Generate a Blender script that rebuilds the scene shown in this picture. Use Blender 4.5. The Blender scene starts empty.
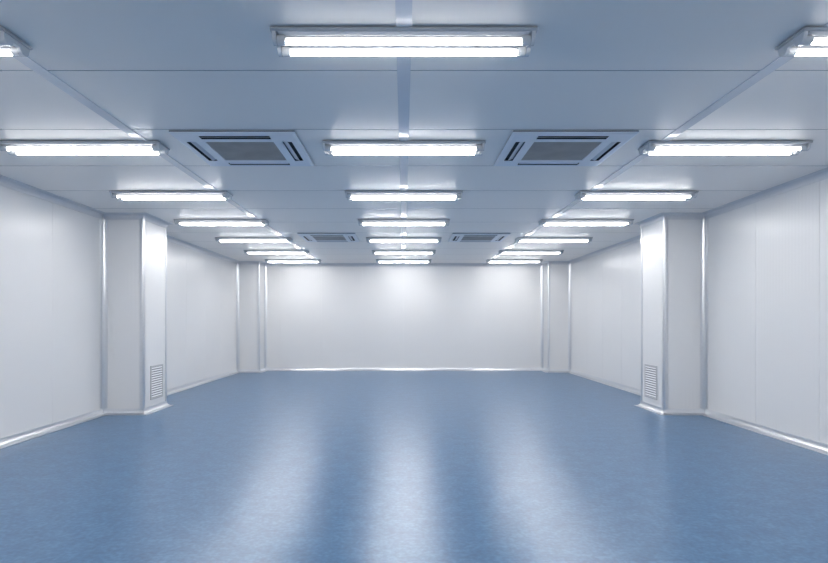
import bpy, bmesh, math
from mathutils import Vector, Matrix

S = bpy.context.scene
COL = S.collection
PI = math.pi

# ------------------------------------------------------------------ measures (metres)
W = 3.913          # half width of the room
P = 3.387          # inner face of the wall pillars
H = 2.61           # ceiling height
Y0 = -2.6          # wall behind the camera
YB = 14.2          # far wall
N1, N2 = 7.59, 8.33    # near pillars, front and rear
F1 = 13.70             # far pillars, front (they run into the far wall)
CAM_Z = 1.224

# ------------------------------------------------------------------ materials
def new_mat(name):
    m = bpy.data.materials.new(name)
    m.use_nodes = True
    nt = m.node_tree
    return m, nt, nt.nodes['Principled BSDF']

def N(nt, kind, **kw):
    n = nt.nodes.new(kind)
    for k, v in kw.items():
        setattr(n, k, v)
    return n

def ramp(nt, src, stops):
    r = N(nt, 'ShaderNodeValToRGB')
    el = r.color_ramp.elements
    el[0].position, el[0].color = stops[0][0], (*stops[0][1], 1)
    el[1].position, el[1].color = stops[-1][0], (*stops[-1][1], 1)
    for p, c in stops[1:-1]:
        e = el.new(p); e.color = (*c, 1)
    nt.links.new(src, r.inputs['Fac'])
    return r.outputs['Color']

def panel_mat(name, base, rough, spec, rib_axis, period, rib_str):
    """lacquered steel sandwich panel with very fine rolled ribs"""
    m, nt, b = new_mat(name)
    tc = N(nt, 'ShaderNodeTexCoord')
    geo = N(nt, 'ShaderNodeNewGeometry')
    sep = N(nt, 'ShaderNodeSeparateXYZ')
    nt.links.new(geo.outputs['Position'], sep.inputs[0])
    if rib_axis == 'XY':
        add = N(nt, 'ShaderNodeMath', operation='ADD')
        nt.links.new(sep.outputs['X'], add.inputs[0]); nt.links.new(sep.outputs['Y'], add.inputs[1])
        src = add.outputs[0]
    else:
        src = sep.outputs[rib_axis]
    mul = N(nt, 'ShaderNodeMath', operation='MULTIPLY'); mul.inputs[1].default_value = 2 * PI / period
    nt.links.new(src, mul.inputs[0])
    sn = N(nt, 'ShaderNodeMath', operation='SINE'); nt.links.new(mul.outputs[0], sn.inputs[0])
    # slow waviness of the sheet, and a little uneven gloss
    nz = N(nt, 'ShaderNodeTexNoise'); nz.inputs['Scale'].default_value = 1.3; nz.inputs['Detail'].default_value = 2
    nt.links.new(geo.outputs['Position'], nz.inputs['Vector'])
    mix = N(nt, 'ShaderNodeMath', operation='MULTIPLY_ADD')
    mix.inputs[1].default_value = 4.0
    nt.links.new(nz.outputs['Fac'], mix.inputs[0]); nt.links.new(sn.outputs[0], mix.inputs[2])
    bp = N(nt, 'ShaderNodeBump'); bp.inputs['Strength'].default_value = rib_str; bp.inputs['Distance'].default_value = 0.002
    nt.links.new(mix.outputs[0], bp.inputs['Height'])
    nt.links.new(bp.outputs[0], b.inputs['Normal'])
    c = ramp(nt, nz.outputs['Fac'], [(0.3, [v * 0.985 for v in base]), (0.7, base)])
    nt.links.new(c, b.inputs['Base Color'])
    b.inputs['Roughness'].default_value = rough
    b.inputs['Specular IOR Level'].default_value = spec
    return m

def plain_mat(name, base, rough=0.4, metal=0.0, spec=0.5, var=0.04, scale=20, bump=0.0):
    m, nt, b = new_mat(name)
    tc = N(nt, 'ShaderNodeTexCoord')
    nz = N(nt, 'ShaderNodeTexNoise'); nz.inputs['Scale'].default_value = scale; nz.inputs['Detail'].default_value = 3
    nt.links.new(tc.outputs['Object'], nz.inputs['Vector'])
    c = ramp(nt, nz.outputs['Fac'], [(0.3, [v * (1 - var) for v in base]), (0.7, base)])
    nt.links.new(c, b.inputs['Base Color'])
    b.inputs['Roughness'].default_value = rough
    b.inputs['Metallic'].default_value = metal
    b.inputs['Specular IOR Level'].default_value = spec
    if bump:
        bp = N(nt, 'ShaderNodeBump'); bp.inputs['Strength'].default_value = bump; bp.inputs['Distance'].default_value = 0.001
        nt.links.new(nz.outputs['Fac'], bp.inputs['Height']); nt.links.new(bp.outputs[0], b.inputs['Normal'])
    return m

def floor_mat():
    m, nt, b = new_mat('blue_sealed_floor')
    geo = N(nt, 'ShaderNodeNewGeometry')
    fine = N(nt, 'ShaderNodeTexNoise'); fine.inputs['Scale'].default_value = 34; fine.inputs['Detail'].default_value = 1.0
    fine.inputs['Roughness'].default_value = 0.7
    big = N(nt, 'ShaderNodeTexNoise'); big.inputs['Scale'].default_value = 7; big.inputs['Detail'].default_value = 3
    big.inputs['Roughness'].default_value = 0.65
    peel = N(nt, 'ShaderNodeTexNoise'); peel.inputs['Scale'].default_value = 22; peel.inputs['Detail'].default_value = 1
    for n in (fine, big, peel):
        nt.links.new(geo.outputs['Position'], n.inputs['Vector'])
    mx = N(nt, 'ShaderNodeMath', operation='MULTIPLY_ADD'); mx.inputs[1].default_value = 0.55
    m2 = N(nt, 'ShaderNodeMath', operation='MULTIPLY'); m2.inputs[1].default_value = 0.45
    nt.links.new(big.outputs['Fac'], m2.inputs[0])
    nt.links.new(fine.outputs['Fac'], mx.inputs[0]); nt.links.new(m2.outputs[0], mx.inputs[2])
    c = ramp(nt, mx.outputs[0], [(0.36, FLOOR_DARK), (0.5, FLOOR_MID), (0.64, FLOOR_LIGHT)])
    nt.links.new(c, b.inputs['Base Color'])
    r = N(nt, 'ShaderNodeMapRange'); r.inputs['From Min'].default_value = 0.35; r.inputs['From Max'].default_value = 0.65
    r.inputs['To Min'].default_value = FLOOR_ROUGH - 0.004; r.inputs['To Max'].default_value = FLOOR_ROUGH + 0.004
    nt.links.new(mx.outputs[0], r.inputs['Value']); nt.links.new(r.outputs[0], b.inputs['Roughness'])
    b.inputs['IOR'].default_value = 1.5
    b.inputs['Specular IOR Level'].default_value = 0.92
    bp = N(nt, 'ShaderNodeBump'); bp.inputs['Strength'].default_value = 0.20; bp.inputs['Distance'].default_value = 0.002
    nt.links.new(peel.outputs['Fac'], bp.inputs['Height']); nt.links.new(bp.outputs[0], b.inputs['Normal'])
    return m

FLOOR_DARK = (0.008, 0.070, 0.178)
FLOOR_MID = (0.020, 0.108, 0.238)
FLOOR_LIGHT = (0.050, 0.162, 0.310)
FLOOR_ROUGH = 0.282

M_WALL = panel_mat('white_wall_panel', (0.765, 0.765, 0.765), 0.28, 0.5, 'XY', 0.05, 0.10)
M_CEIL = panel_mat('white_ceiling_panel', (0.96, 0.91, 0.855), 0.37, 0.5, 'Y', 0.05, 0.04)
M_FLOOR = floor_mat()
M_ALU = plain_mat('brushed_aluminium', (0.74, 0.755, 0.78), 0.30, 1.0, var=0.03, scale=40)
M_COVE = plain_mat('grey_lacquered_cove', (0.68, 0.69, 0.71), 0.29, 0.0, spec=0.5, var=0.03)
M_STRIP = plain_mat('glossy_joint_strip', (0.80, 0.80, 0.82), 0.14, 0.0, spec=0.3, var=0.02, scale=30)
M_PLATE = plain_mat('grey_lacquered_steel', (0.48, 0.49, 0.51), 0.32, 0.0, var=0.03)
M_REFL = plain_mat('white_reflector_enamel', (0.85, 0.86, 0.88), 0.25)
M_SOCK = plain_mat('grey_socket_plastic', (0.72, 0.73, 0.74), 0.25, var=0.05)
M_PLASTIC = plain_mat('white_unit_plastic', (0.84, 0.86, 0.90), 0.38, var=0.02, scale=8)
M_FLAP = plain_mat('white_flap_plastic', (0.70, 0.72, 0.76), 0.35, var=0.02)
M_GRILLE = plain_mat('grey_filter_grille', (0.52, 0.50, 0.48), 0.45, var=0.2, scale=5)
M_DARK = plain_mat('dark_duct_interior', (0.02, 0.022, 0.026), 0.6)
M_SEAL = plain_mat('grey_joint_sealant', (0.36, 0.37, 0.38), 0.6)
M_VENTW = plain_mat('white_vent_steel', (0.78, 0.79, 0.82), 0.32, var=0.02)
M_VENTD = plain_mat('shadowed_vent_mesh', (0.20, 0.21, 0.23), 0.6, var=0.1)

TUBE_COL = (1.0, 0.98, 0.965)
TUBE_LOW, TUBE_HIGH = 1.8, 114.0
def tube_mat():
    m, nt, b = new_mat('lit_fluorescent_tube')
    # frosted lower half of the tube: brightest straight down, weaker towards its edges
    geo = N(nt, 'ShaderNodeNewGeometry')
    sep = N(nt, 'ShaderNodeSeparateXYZ'); nt.links.new(geo.outputs['Normal'], sep.inputs[0])
    mr = N(nt, 'ShaderNodeMapRange')
    mr.inputs['From Min'].default_value = 0.0; mr.inputs['From Max'].default_value = 1.0
    mr.inputs['To Min'].default_value = TUBE_LOW; mr.inputs['To Max'].default_value = TUBE_HIGH
    mn = N(nt, 'ShaderNodeMath', operation='MINIMUM'); mn.inputs[1].default_value = 0.0
    nt.links.new(sep.outputs['Z'], mn.inputs[0])
    ab = N(nt, 'ShaderNodeMath', operation='ABSOLUTE'); nt.links.new(mn.outputs[0], ab.inputs[0])
    sq = N(nt, 'ShaderNodeMath', operation='POWER'); sq.inputs[1].default_value = 3.6; nt.links.new(ab.outputs[0], sq.inputs[0]); nt.links.new(mr.outputs[0], b.inputs['Emission Strength'])
    nt.links.new(sq.outputs[0], mr.inputs['Value'])
    b.inputs['Base Color'].default_value = (0.9, 0.9, 0.9, 1)
    b.inputs['Roughness'].default_value = 0.2
    b.inputs['Emission Color'].default_value = (*TUBE_COL, 1)
    return m
M_TUBE = tube_mat()

# ------------------------------------------------------------------ mesh helpers
def obj(name, bm, mat, parent=None, smooth=None):
    bmesh.ops.recalc_face_normals(bm, faces=bm.faces[:])
    me = bpy.data.meshes.new(name)
    bm.to_mesh(me); bm.free()
    mats = mat if isinstance(mat, (list, tuple)) else [mat]
    for m in mats:
        me.materials.append(m)
    o = bpy.data.objects.new(name, me)
    COL.objects.link(o)
    if parent is not None:
        o.parent = parent
    if smooth is not None:
        for p in me.polygons:
            p.use_smooth = True
        me.set_sharp_from_angle(angle=math.radians(smooth))
    return o

def structure(o):
    o['kind'] = 'structure'
    return o

def thing(name, label, cat, loc, rz=0.0, group=None):
    o = bpy.data.objects.new(name, None)
    o.empty_display_size = 0.1
    COL.objects.link(o)
    o.location = loc; o.rotation_euler = (0, 0, rz)
    o['label'] = label; o['category'] = cat
    if group: o['group'] = group
    return o

def copy_thing(src, label, loc):
    r = src.copy(); COL.objects.link(r); r.location = loc; r['label'] = label
    for ch in list(src.children):
        c = ch.copy(); COL.objects.link(c); c.parent = r
        for g in list(ch.children):
            d = g.copy(); COL.objects.link(d); d.parent = c
    return r

def box(bm, a, b, bevel=0.0, seg=2):
    x0, y0, z0 = a; x1, y1, z1 = b
    vs = [bm.verts.new(p) for p in ((x0,y0,z0),(x1,y0,z0),(x1,y1,z0),(x0,y1,z0),(x0,y0,z1),(x1,y0,z1),(x1,y1,z1),(x0,y1,z1))]
    fs = [bm.faces.new([vs[i] for i in q]) for q in ((0,3,2,1),(4,5,6,7),(0,1,5,4),(1,2,6,5),(2,3,7,6),(3,0,4,7))]
    if bevel:
        es = list({e for f in fs for e in f.edges})
        bmesh.ops.bevel(bm, geom=es, offset=bevel, segments=seg, affect='EDGES', profile=0.5)
    return bm

def extrude_profile(bm, pts, axis, a, b):
    """closed profile swept straight along axis 'x' (pts = (y,z)), 'y' (pts = (x,z)) or 'z' (pts = (x,y))"""
    def at(p, t):
        return {'x': (t, p[0], p[1]), 'y': (p[0], t, p[1]), 'z': (p[0], p[1], t)}[axis]
    A = [bm.verts.new(at(p, a)) for p in pts]
    B = [bm.verts.new(at(p, b)) for p in pts]
    n = len(pts)
    for i in range(n):
        j = (i + 1) % n
        bm.faces.new((A[i], A[j], B[j], B[i]))
    bm.faces.new(A); bm.faces.new(B[::-1])
    return bm

def cyl_x(bm, x0, x1, y, z, r, n=16, bev=0.0):
    prof = [(x0, r - bev), (x0 + bev, r), (x1 - bev, r), (x1, r - bev)] if bev else [(x0, r), (x1, r)]
    rings = []
    for (x, rr) in prof:
        rings.append([bm.verts.new((x, y + rr * math.cos(2*PI*i/n), z + rr * math.sin(2*PI*i/n))) for i in range(n)])
    for k in range(len(rings) - 1):
        for i in range(n):
            j = (i + 1) % n
            bm.faces.new((rings[k][i], rings[k][j], rings[k+1][j], rings[k+1][i]))
    bm.faces.new(rings[0][::-1]); bm.faces.new(rings[-1])
    return bm

# ------------------------------------------------------------------ room shell
T = 0.12
bm = bmesh.new(); box(bm, (-W - T, Y0 - T, -0.15), (W + T, YB + T, 0.0))
structure(obj('floor', bm, M_FLOOR))

def grooved(seams, a, b, gw, gd):
    """cross-section points (t, depth) of a sheet with V joints at the seams"""
    pts = [(a, 0.0)]
    for s in seams:
        if a + 0.02 < s < b - 0.02:
            pts += [(s - gw/2, 0.0), (s - gw*0.3, gd), (s + gw*0.3, gd), (s + gw/2, 0.0)]
    pts.append((b, 0.0))
    return pts

# ceiling: panels laid across the room, 1 m wide
seams = [3.24 + k * 1.0 for k in range(-6, 12)]
pts = [(y, H + d) for y, d in grooved(seams, Y0 - T, YB + T, 0.009, 0.012)]
pts += [(YB + T, H + 0.12), (Y0 - T, H + 0.12)]
bm = bmesh.new(); extrude_profile(bm, pts, 'x', -W - T, W + T)
for f in bm.faces:
    if H + 0.001 < f.calc_center_median().z < H + 0.02 and len(f.verts) == 4 and abs(f.calc_center_median().x) < 0.1:
        f.material_index = 1                    # sealed joint
structure(obj('ceiling', bm, (M_CEIL, M_SEAL)))

# side walls: 1 m panels, joints upright
wseams = [6.5 + k * 1.0 for k in range(-9, 8)]
for side, sgn in (('left', -1), ('right', 1)):
    pts = [(sgn * (W + d), y) for y, d in grooved(wseams, Y0 - T, YB + T, 0.005, 0.004)]
    pts += [(sgn * (W + T), YB + T), (sgn * (W + T), Y0 - T)]
    bm = bmesh.new(); extrude_profile(bm, pts, 'z', 0.0, H)
    structure(obj('wall_' + side, bm, M_WALL))
bseams = [-3.0 + k for k in range(7)]
for side, y, sgn in (('far', YB, 1), ('near', Y0, -1)):
    pts = [(x, y + sgn * d) for x, d in grooved(bseams, -W, W, 0.003, 0.003)]
    pts += [(W, y + sgn * T), (-W, y + sgn * T)]
    bm = bmesh.new(); extrude_profile(bm, pts, 'z', 0.0, H)
    structure(obj('wall_' + side, bm, M_WALL))

# boxed pillars standing against the side walls
for sgn in (-1, 1):
    for (ya, yb) in ((N1, N2), (F1, YB)):
        bm = bmesh.new()
        xa, xb = sorted((sgn * W, sgn * P))
        box(bm, (xa, ya, 0.0), (xb, yb, H))
        structure(obj('wall_pillar', bm, M_WALL))

# ------------------------------------------------------------------ coves along floor, ceiling and upright corners
R = 0.052
def cove_profile():
    pts = [(0.0, 0.0), (0.0, 0.078), (0.006, 0.078), (0.008, 0.060)]
    for k in range(1, 8):
        a = PI + k / 8 * PI / 2
        pts.append((0.060 + R * math.cos(a), 0.060 + R * math.sin(a)))
    pts += [(0.060, 0.008), (0.074, 0.006), (0.074, 0.0)]
    return pts
COVE = cove_profile()

per_left = [(-W, Y0), (-W, N1), (-P, N1), (-P, N2), (-W, N2), (-W, F1), (-P, F1), (-P, YB)]
per = per_left + [(-x, y) for x, y in reversed(per_left)]      # clockwise, room on the right
n = len(per)
def mitre(i):
    p0, p1, p2 = Vector(per[i - 1]), Vector(per[i]), Vector(per[(i + 1) % n])
    d1, d2 = (p1 - p0).normalized(), (p2 - p1).normalized()
    n1, n2 = Vector((d1.y, -d1.x)), Vector((d2.y, -d2.x))
    return n1 + n2       # right angles only: the sum is the mitre
MIT = [mitre(i) for i in range(n)]

def cove_run(name, i0, i1, top):
    bm = bmesh.new()
    rings = []
    for i in range(i0, i1 + 1):
        c, m = Vector(per[i % n]), MIT[i % n]
        rings.append([bm.verts.new((c.x + m.x * o, c.y + m.y * o, (H - z) if top else z)) for o, z in COVE])
    k = len(COVE)
    for a, b in zip(rings, rings[1:]):
        for i in range(k):
            j = (i + 1) % k
            bm.faces.new((a[i], a[j], b[j], b[i]))
    bm.faces.new(rings[0]); bm.faces.new(rings[-1][::-1])
    return structure(obj(name, bm, M_COVE if top else M_ALU, smooth=40))

cove_run('baseboard_left', 0, 7, False)
cove_run('baseboard_far', 7, 8, False)
cove_run('baseboard_right', 8, 15, False)
cove_run('baseboard_near', 15, 16, False)
cove_run('trim_1', 0, 7, True)
cove_run('trim_2', 7, 8, True)
cove_run('trim_3', 8, 15, True)
cove_run('trim_4', 15, 16, True)

tn = 5
Z0, Z1 = 0.07, H - 0.07
def inside_cove(x, y, sx, sy):
    global tn
    bm = bmesh.new()
    extrude_profile(bm, [(x + sx * a * 0.85, y + sy * b * 0.85) for a, b in COVE], 'z', Z0, Z1)
    structure(obj('trim_%d' % tn, bm, M_ALU, smooth=40)); tn += 1

def outside_angle(x, y, sx, sy):
    """rounded aluminium corner piece wrapped round a pillar edge; (sx, sy) points out of the pillar"""
    global tn
    t, f, r = 0.010, 0.045, 0.022
    outer = [(-f, t), (-r, t)]
    outer = [(-f, 0.0), (-f, t * 0.5), (-f + 0.006, t)]
    c = (t - r, t - r)
    for k in range(0, 7):
        a = PI / 2 - k / 6 * PI / 2
        outer.append((c[0] + r * math.cos(a), c[1] + r * math.sin(a)))
    outer += [(t, -f + 0.006), (t * 0.5, -f), (0.0, -f), (0.0, 0.0)]
    bm = bmesh.new()
    extrude_profile(bm, [(x + sx * a, y + sy * b) for a, b in outer], 'z', Z0, Z1)
    structure(obj('trim_%d' % tn, bm, M_ALU, smooth=40)); tn += 1

for s in (-1, 1):
    i = -s                                    # direction from this wall into the room
    inside_cove(s * W, N1, i, -1)
    outside_angle(s * P, N1, i, -1)
    outside_angle(s * P, N2, i, 1)
    inside_cove(s * W, N2, i, 1)
    inside_cove(s * W, F1, i, -1)
    outside_angle(s * P, F1, i, -1)
    inside_cove(s * P, YB, i, -1)

# joint strips running down the ceiling (centre line, and past the inner ends of the side lamps)
for x in (0.0, -2.012, 2.012):
    bm = bmesh.new()
    hw, t = 0.037, 0.006
    extrude_profile(bm, [(x - hw, H), (x - hw, H - t), (x + hw, H - t), (x + hw, H)],
                    'y', Y0 + 0.08, YB - 0.08)
    structure(obj('trim_%d' % tn, bm, M_STRIP)); tn += 1

# ------------------------------------------------------------------ twin-tube ceiling lamps
LH, LD = 0.63, 0.11       # half length, half depth of the base plate
def make_lamp(label):
    t = thing('ceiling_lamp', label, 'ceiling lamp', (0, 0, 0), 0, 'twin-tube ceiling lamps')
    # base plate: shallow tray with turned-down chamfered lips
    bm = bmesh.new()
    pts = [(-LD, 0), (-LD, -0.008), (-LD + 0.010, -0.014), (LD - 0.010, -0.014), (LD, -0.008), (LD, 0)]
    extrude_profile(bm, pts, 'x', -LH, LH)
    obj('base_plate', bm, M_PLATE, t)
    # white ridge reflector between and behind the tubes
    bm = bmesh.new()
    pts = [(-0.096, -0.014), (-0.096, -0.017), (-0.024, -0.017), (-0.014, -0.028), (0.014, -0.028), (0.024, -0.017), (0.096, -0.017), (0.096, -0.014)]
    extrude_profile(bm, pts, 'x', -LH + 0.035, LH - 0.035)
    obj('reflector', bm, M_REFL, t)
    for s in (-1, 1):
        bm = bmesh.new()
        # end bracket: side profile with a rounded lobe for each tube
        prof = [(-0.100, -0.014)]
        for cy in (-0.058, 0.058):
            for k in range(0, 9):
                a = PI - k / 8 * PI
                prof.append((cy + 0.034 * math.cos(a), -0.036 - 0.026 * math.sin(a)))
        prof.append((0.100, -0.014))
        xa, xb = sorted((s * (LH - 0.006), s * (LH - 0.024)))
        extrude_profile(bm, prof, 'x', xa, xb)
        e = obj('end_bracket', bm, M_SOCK, t, smooth=35)
        for cy in (-0.058, 0.058):
            bm = bmesh.new()
            xa, xb = sorted((s * (LH - 0.024), s * (LH - 0.066)))
            cyl_x(bm, xa, xb, cy, -0.040, 0.0235, 18, 0.004)
            obj('tube_socket', bm, M_SOCK, e, smooth=35)
    for cy in (-0.058, 0.058):
        bm = bmesh.new()
        cyl_x(bm, -LH + 0.066, LH - 0.066, cy, -0.040, 0.0185, 20, 0.003)
        for f in bm.faces:
            f.material_index = 0 if f.calc_center_median().z < -0.033 else 1
        obj('lamp_tube', bm, (M_TUBE, M_REFL), t, smooth=50)
    return t

ROW_Y = [2.855 + 1.742 * k for k in range(7)]
WHERE = {
    -1: ['twin-tube lamp cut off by the top left edge of the photo',
         'twin-tube lamp on the ceiling left of the near left air conditioner',
         'twin-tube lamp just in front of the near left pillar',
         'twin-tube lamp beside the near left pillar, fourth in the left row',
         'twin-tube lamp left of the far left air conditioner, fifth in the left row',
         'twin-tube lamp in the left row, second from the far wall',
         'twin-tube lamp in the left row, last before the far wall'],
    0: ['biggest twin-tube lamp, top centre, nearest in the middle row',
        'twin-tube lamp between the two near ceiling air conditioners',
        'twin-tube lamp third in the middle row, just behind the near air conditioners',
        'twin-tube lamp fourth in the middle row, before the far air conditioners',
        'twin-tube lamp between the two far ceiling air conditioners',
        'twin-tube lamp in the middle row, second from the far wall',
        'twin-tube lamp in the middle row, last before the far wall'],
    1: ['twin-tube lamp cut off by the top right edge of the photo',
        'twin-tube lamp on the ceiling right of the near right air conditioner',
        'twin-tube lamp just in front of the near right pillar',
        'twin-tube lamp beside the near right pillar, fourth in the right row',
        'twin-tube lamp right of the far right air conditioner, fifth in the right row',
        'twin-tube lamp in the right row, second from the far wall',
        'twin-tube lamp in the right row, last before the far wall'],
}
first = None
for side in (-1, 0, 1):
    for k, y in enumerate(ROW_Y):
        lab = WHERE[side][k]
        loc = (side * 2.515, y, H - 0.006)       # screwed on over the joint strip
        if first is None:
            first = make_lamp(lab); first.location = loc
        else:
            copy_thing(first, lab, loc)

# the rows go on over and behind the viewpoint
for side, nm in ((-1, 'left'), (0, 'middle'), (1, 'right')):
    copy_thing(first, 'twin-tube lamp straight over the viewpoint, %s row, outside the photo' % nm, (side * 2.515, 1.113, H - 0.006))
    copy_thing(first, 'twin-tube lamp behind the viewpoint, %s row, outside the photo' % nm, (side * 2.515, -0.629, H - 0.006))

# ------------------------------------------------------------------ four-way ceiling cassettes
def ring_faces(bm, xs, ys, z, holes):
    V = {}
    def v(i, j):
        if (i, j) not in V: V[(i, j)] = bm.verts.new((xs[i], ys[j], z))
        return V[(i, j)]
    for i in range(len(xs) - 1):
        for j in range(len(ys) - 1):
            if (i, j) not in holes:
                bm.faces.new((v(i, j), v(i + 1, j), v(i + 1, j + 1), v(i, j + 1)))
    return V

def make_cassette(label):
    t = thing('air_conditioner', label, 'air conditioner', (0, 0, 0), 0, 'ceiling cassette air conditioners')
    A = 0.462          # half side
    zb, rec = -0.024, 0.021
    g = 0.262          # half side of the intake grille
    s0, s1, sl = 0.330, 0.402, 0.262      # outlet slots: inner, outer edge, half length
    a = A - 0.02
    xs = [-a, -s1, -s0, -g, g, s0, s1, a]
    holes = {(3, 3)}
    holes |= {(3, 1), (3, 5), (1, 3), (5, 3)}
    bm = bmesh.new()
    ring_faces(bm, xs, xs, zb, holes)
    # chamfered rim down from the ceiling
    for k in range(4):
        rot = Matrix.Rotation(k * PI / 2, 4, 'Z')
        q = [Vector((-A, -A, -0.010)), Vector((A, -A, -0.010)), Vector((A, -A, -0.014)), Vector((a, -a, zb)), Vector((-a, -a, zb)), Vector((-A, -A, -0.014))]
        w = [bm.verts.new(rot @ p) for p in q]
        bm.faces.new((w[0], w[1], w[2], w[5])); bm.faces.new((w[5], w[2], w[3], w[4]))
    # the walls of each opening
    for (i, j) in [(3, 3)]:
        x0, x1, y0, y1 = xs[i], xs[i + 1], xs[j], xs[j + 1]
        c = [(x0, y0), (x1, y0), (x1, y1), (x0, y1)]
        for k in range(4):
            p, q = c[k], c[(k + 1) % 4]
            w = [bm.verts.new((p[0], p[1], zb)), bm.verts.new((q[0], q[1], zb)), bm.verts.new((q[0], q[1], zb + rec)), bm.verts.new((p[0], p[1], zb + rec))]
            bm.faces.new(w)
    bmesh.ops.remove_doubles(bm, verts=bm.verts[:], dist=0.0002)
    obj('panel', bm, M_PLASTIC, t)
    # dark strip standing in for the shadow gap between panel and ceiling
    bm = bmesh.new()
    e = A - 0.004
    for x0, x1, y0, y1 in ((-e, e, -e, -e + 0.02), (-e, e, e - 0.02, e), (-e, -e + 0.02, -e + 0.02, e - 0.02), (e - 0.02, e, -e + 0.02, e - 0.02)):
        box(bm, (x0, y0, -0.010), (x1, y1, 0.0))
    obj('shadow_gap', bm, M_VENTD, t)
    # intake grille: frame-less field of slats over a dark filter
    bm = bmesh.new()
    box(bm, (-g, -g, zb + rec - 0.004), (g, g, zb + rec))
    nb = 26
    for k in range(nb):
        y = -g + (k + 0.5) * 2 * g / nb
        pts = [(y - 0.007, zb + rec - 0.004), (y - 0.002, zb + 0.004), (y + 0.003, zb + 0.004), (y + 0.007, zb + rec - 0.004)]
        extrude_profile(bm, pts, 'x', -g + 0.002, g - 0.002)
    obj('intake_grille', bm, M_GRILLE, t)
    for k in range(4):
        rot = Matrix.Rotation(k * PI / 2, 4, 'Z')
        bm = bmesh.new()
        # dark duct throat: bottom and four walls, set flush into the panel
        v = [bm.verts.new((x, y, z)) for z in (zb, zb + rec) for x, y in ((-sl, -s1), (sl, -s1), (sl, -s0), (-sl, -s0))]
        for q in ((4, 5, 6, 7), (0, 1, 5, 4), (1, 2, 6, 5), (2, 3, 7, 6), (3, 0, 4, 7)):
            bm.faces.new([v[i] for i in q])
        bmesh.ops.transform(bm, matrix=rot, verts=bm.verts[:])
        o = obj('air_outlet', bm, M_DARK, t)
        bm = bmesh.new()
        # vane that guides the air outwards: inner edge high in the throat, outer edge low
        pts = [(-s0 - 0.001, zb + 0.016), (-s1 + 0.030, zb), (-s1 + 0.034, zb), (-s0 - 0.001, zb + 0.013)]
        extrude_profile(bm, pts, 'x', -sl + 0.006, sl - 0.006)
        bmesh.ops.transform(bm, matrix=rot, verts=bm.verts[:])
        obj('flap', bm, M_FLAP, o)
    return t

c0 = make_cassette('white square ceiling air conditioner, near one on the left')
c0.location = (-1.258, 4.722, H)
for lab, x, y in (('white square ceiling air conditioner, near one on the right', 1.258, 4.722),
                  ('white square ceiling air conditioner, far one on the left', -1.235, 9.73),
                  ('white square ceiling air conditioner, far one on the right', 1.235, 9.73)):
    copy_thing(c0, lab, (x, y, H))

# ------------------------------------------------------------------ low louvred vents on the pillars' inner faces
def make_vent(sgn, label):
    """vent on the face x = sgn*P, looking into the room"""
    t = thing('air_vent', label, 'vent', (sgn * P, (7.80 + 8.19) / 2, 0.385), 0, 'low louvred vents on the near pillars')
    i = -sgn
    hw, hh, fr = 0.195, 0.228, 0.022
    def bx(bm, x0, x1, y0, y1, z0, z1, bev=0.0):
        xa, xb = sorted((i * x0, i * x1))
        box(bm, (xa, y0, z0), (xb, y1, z1), bev)
    bm = bmesh.new()
    bx(bm, 0, 0.012, -hw, hw, hh - fr, hh, 0.002); bx(bm, 0, 0.012, -hw, hw, -hh, -hh + fr, 0.002)
    bx(bm, 0, 0.012, -hw, -hw + fr, -hh + fr, hh - fr, 0.002); bx(bm, 0, 0.012, hw - fr, hw, -hh + fr, hh - fr, 0.002)
    obj('frame', bm, M_PLATE, t)
    bm = bmesh.new(); bx(bm, 0, 0.002, -hw + fr, hw - fr, -hh + fr, hh - fr)
    obj('backing', bm, M_VENTD, t)
    nb = 13
    bm = bmesh.new()
    for k in range(nb):
        z = -hh + fr + (k + 0.5) * 2 * (hh - fr) / nb
        pts = [(i * 0.002, z + 0.009), (i * 0.010, z - 0.007), (i * 0.012, z - 0.007), (i * 0.004, z + 0.011)]
        extrude_profile(bm, pts, 'y', -hw + fr, hw - fr)
    obj('louvre_blades', bm, M_VENTW, t)
    return t
make_vent(-1, 'white louvred vent low on the near left pillar')
make_vent(1, 'white louvred vent low on the near right pillar')

# ------------------------------------------------------------------ world, camera, colour management
w = bpy.data.worlds.new('World'); S.world = w
w.use_nodes = True
w.node_tree.nodes['Background'].inputs['Color'].default_value = (0.6, 0.7, 0.85, 1)
w.node_tree.nodes['Background'].inputs['Strength'].default_value = 0.0

cam = bpy.data.cameras.new('camera')
cam.sensor_fit = 'HORIZONTAL'; cam.sensor_width = 36.0
cam.lens = 584.0 / 828.0 * 36.0
cam.shift_x = (414 - 403.8) / 828
cam.shift_y = (320.3 - 281.5) / 828
cam.clip_start = 0.05
co = bpy.data.objects.new('camera', cam); COL.objects.link(co)
co.location = (0, 0, CAM_Z); co.rotation_euler = (PI / 2, 0, 0)
S.camera = co

S.cycles.max_bounces = 16
S.cycles.diffuse_bounces = 10
S.view_settings.view_transform = 'Standard'
S.view_settings.look = 'None'
S.view_settings.exposure = 0.0
S.view_settings.gamma = 1.0
S.view_settings.use_curve_mapping = False
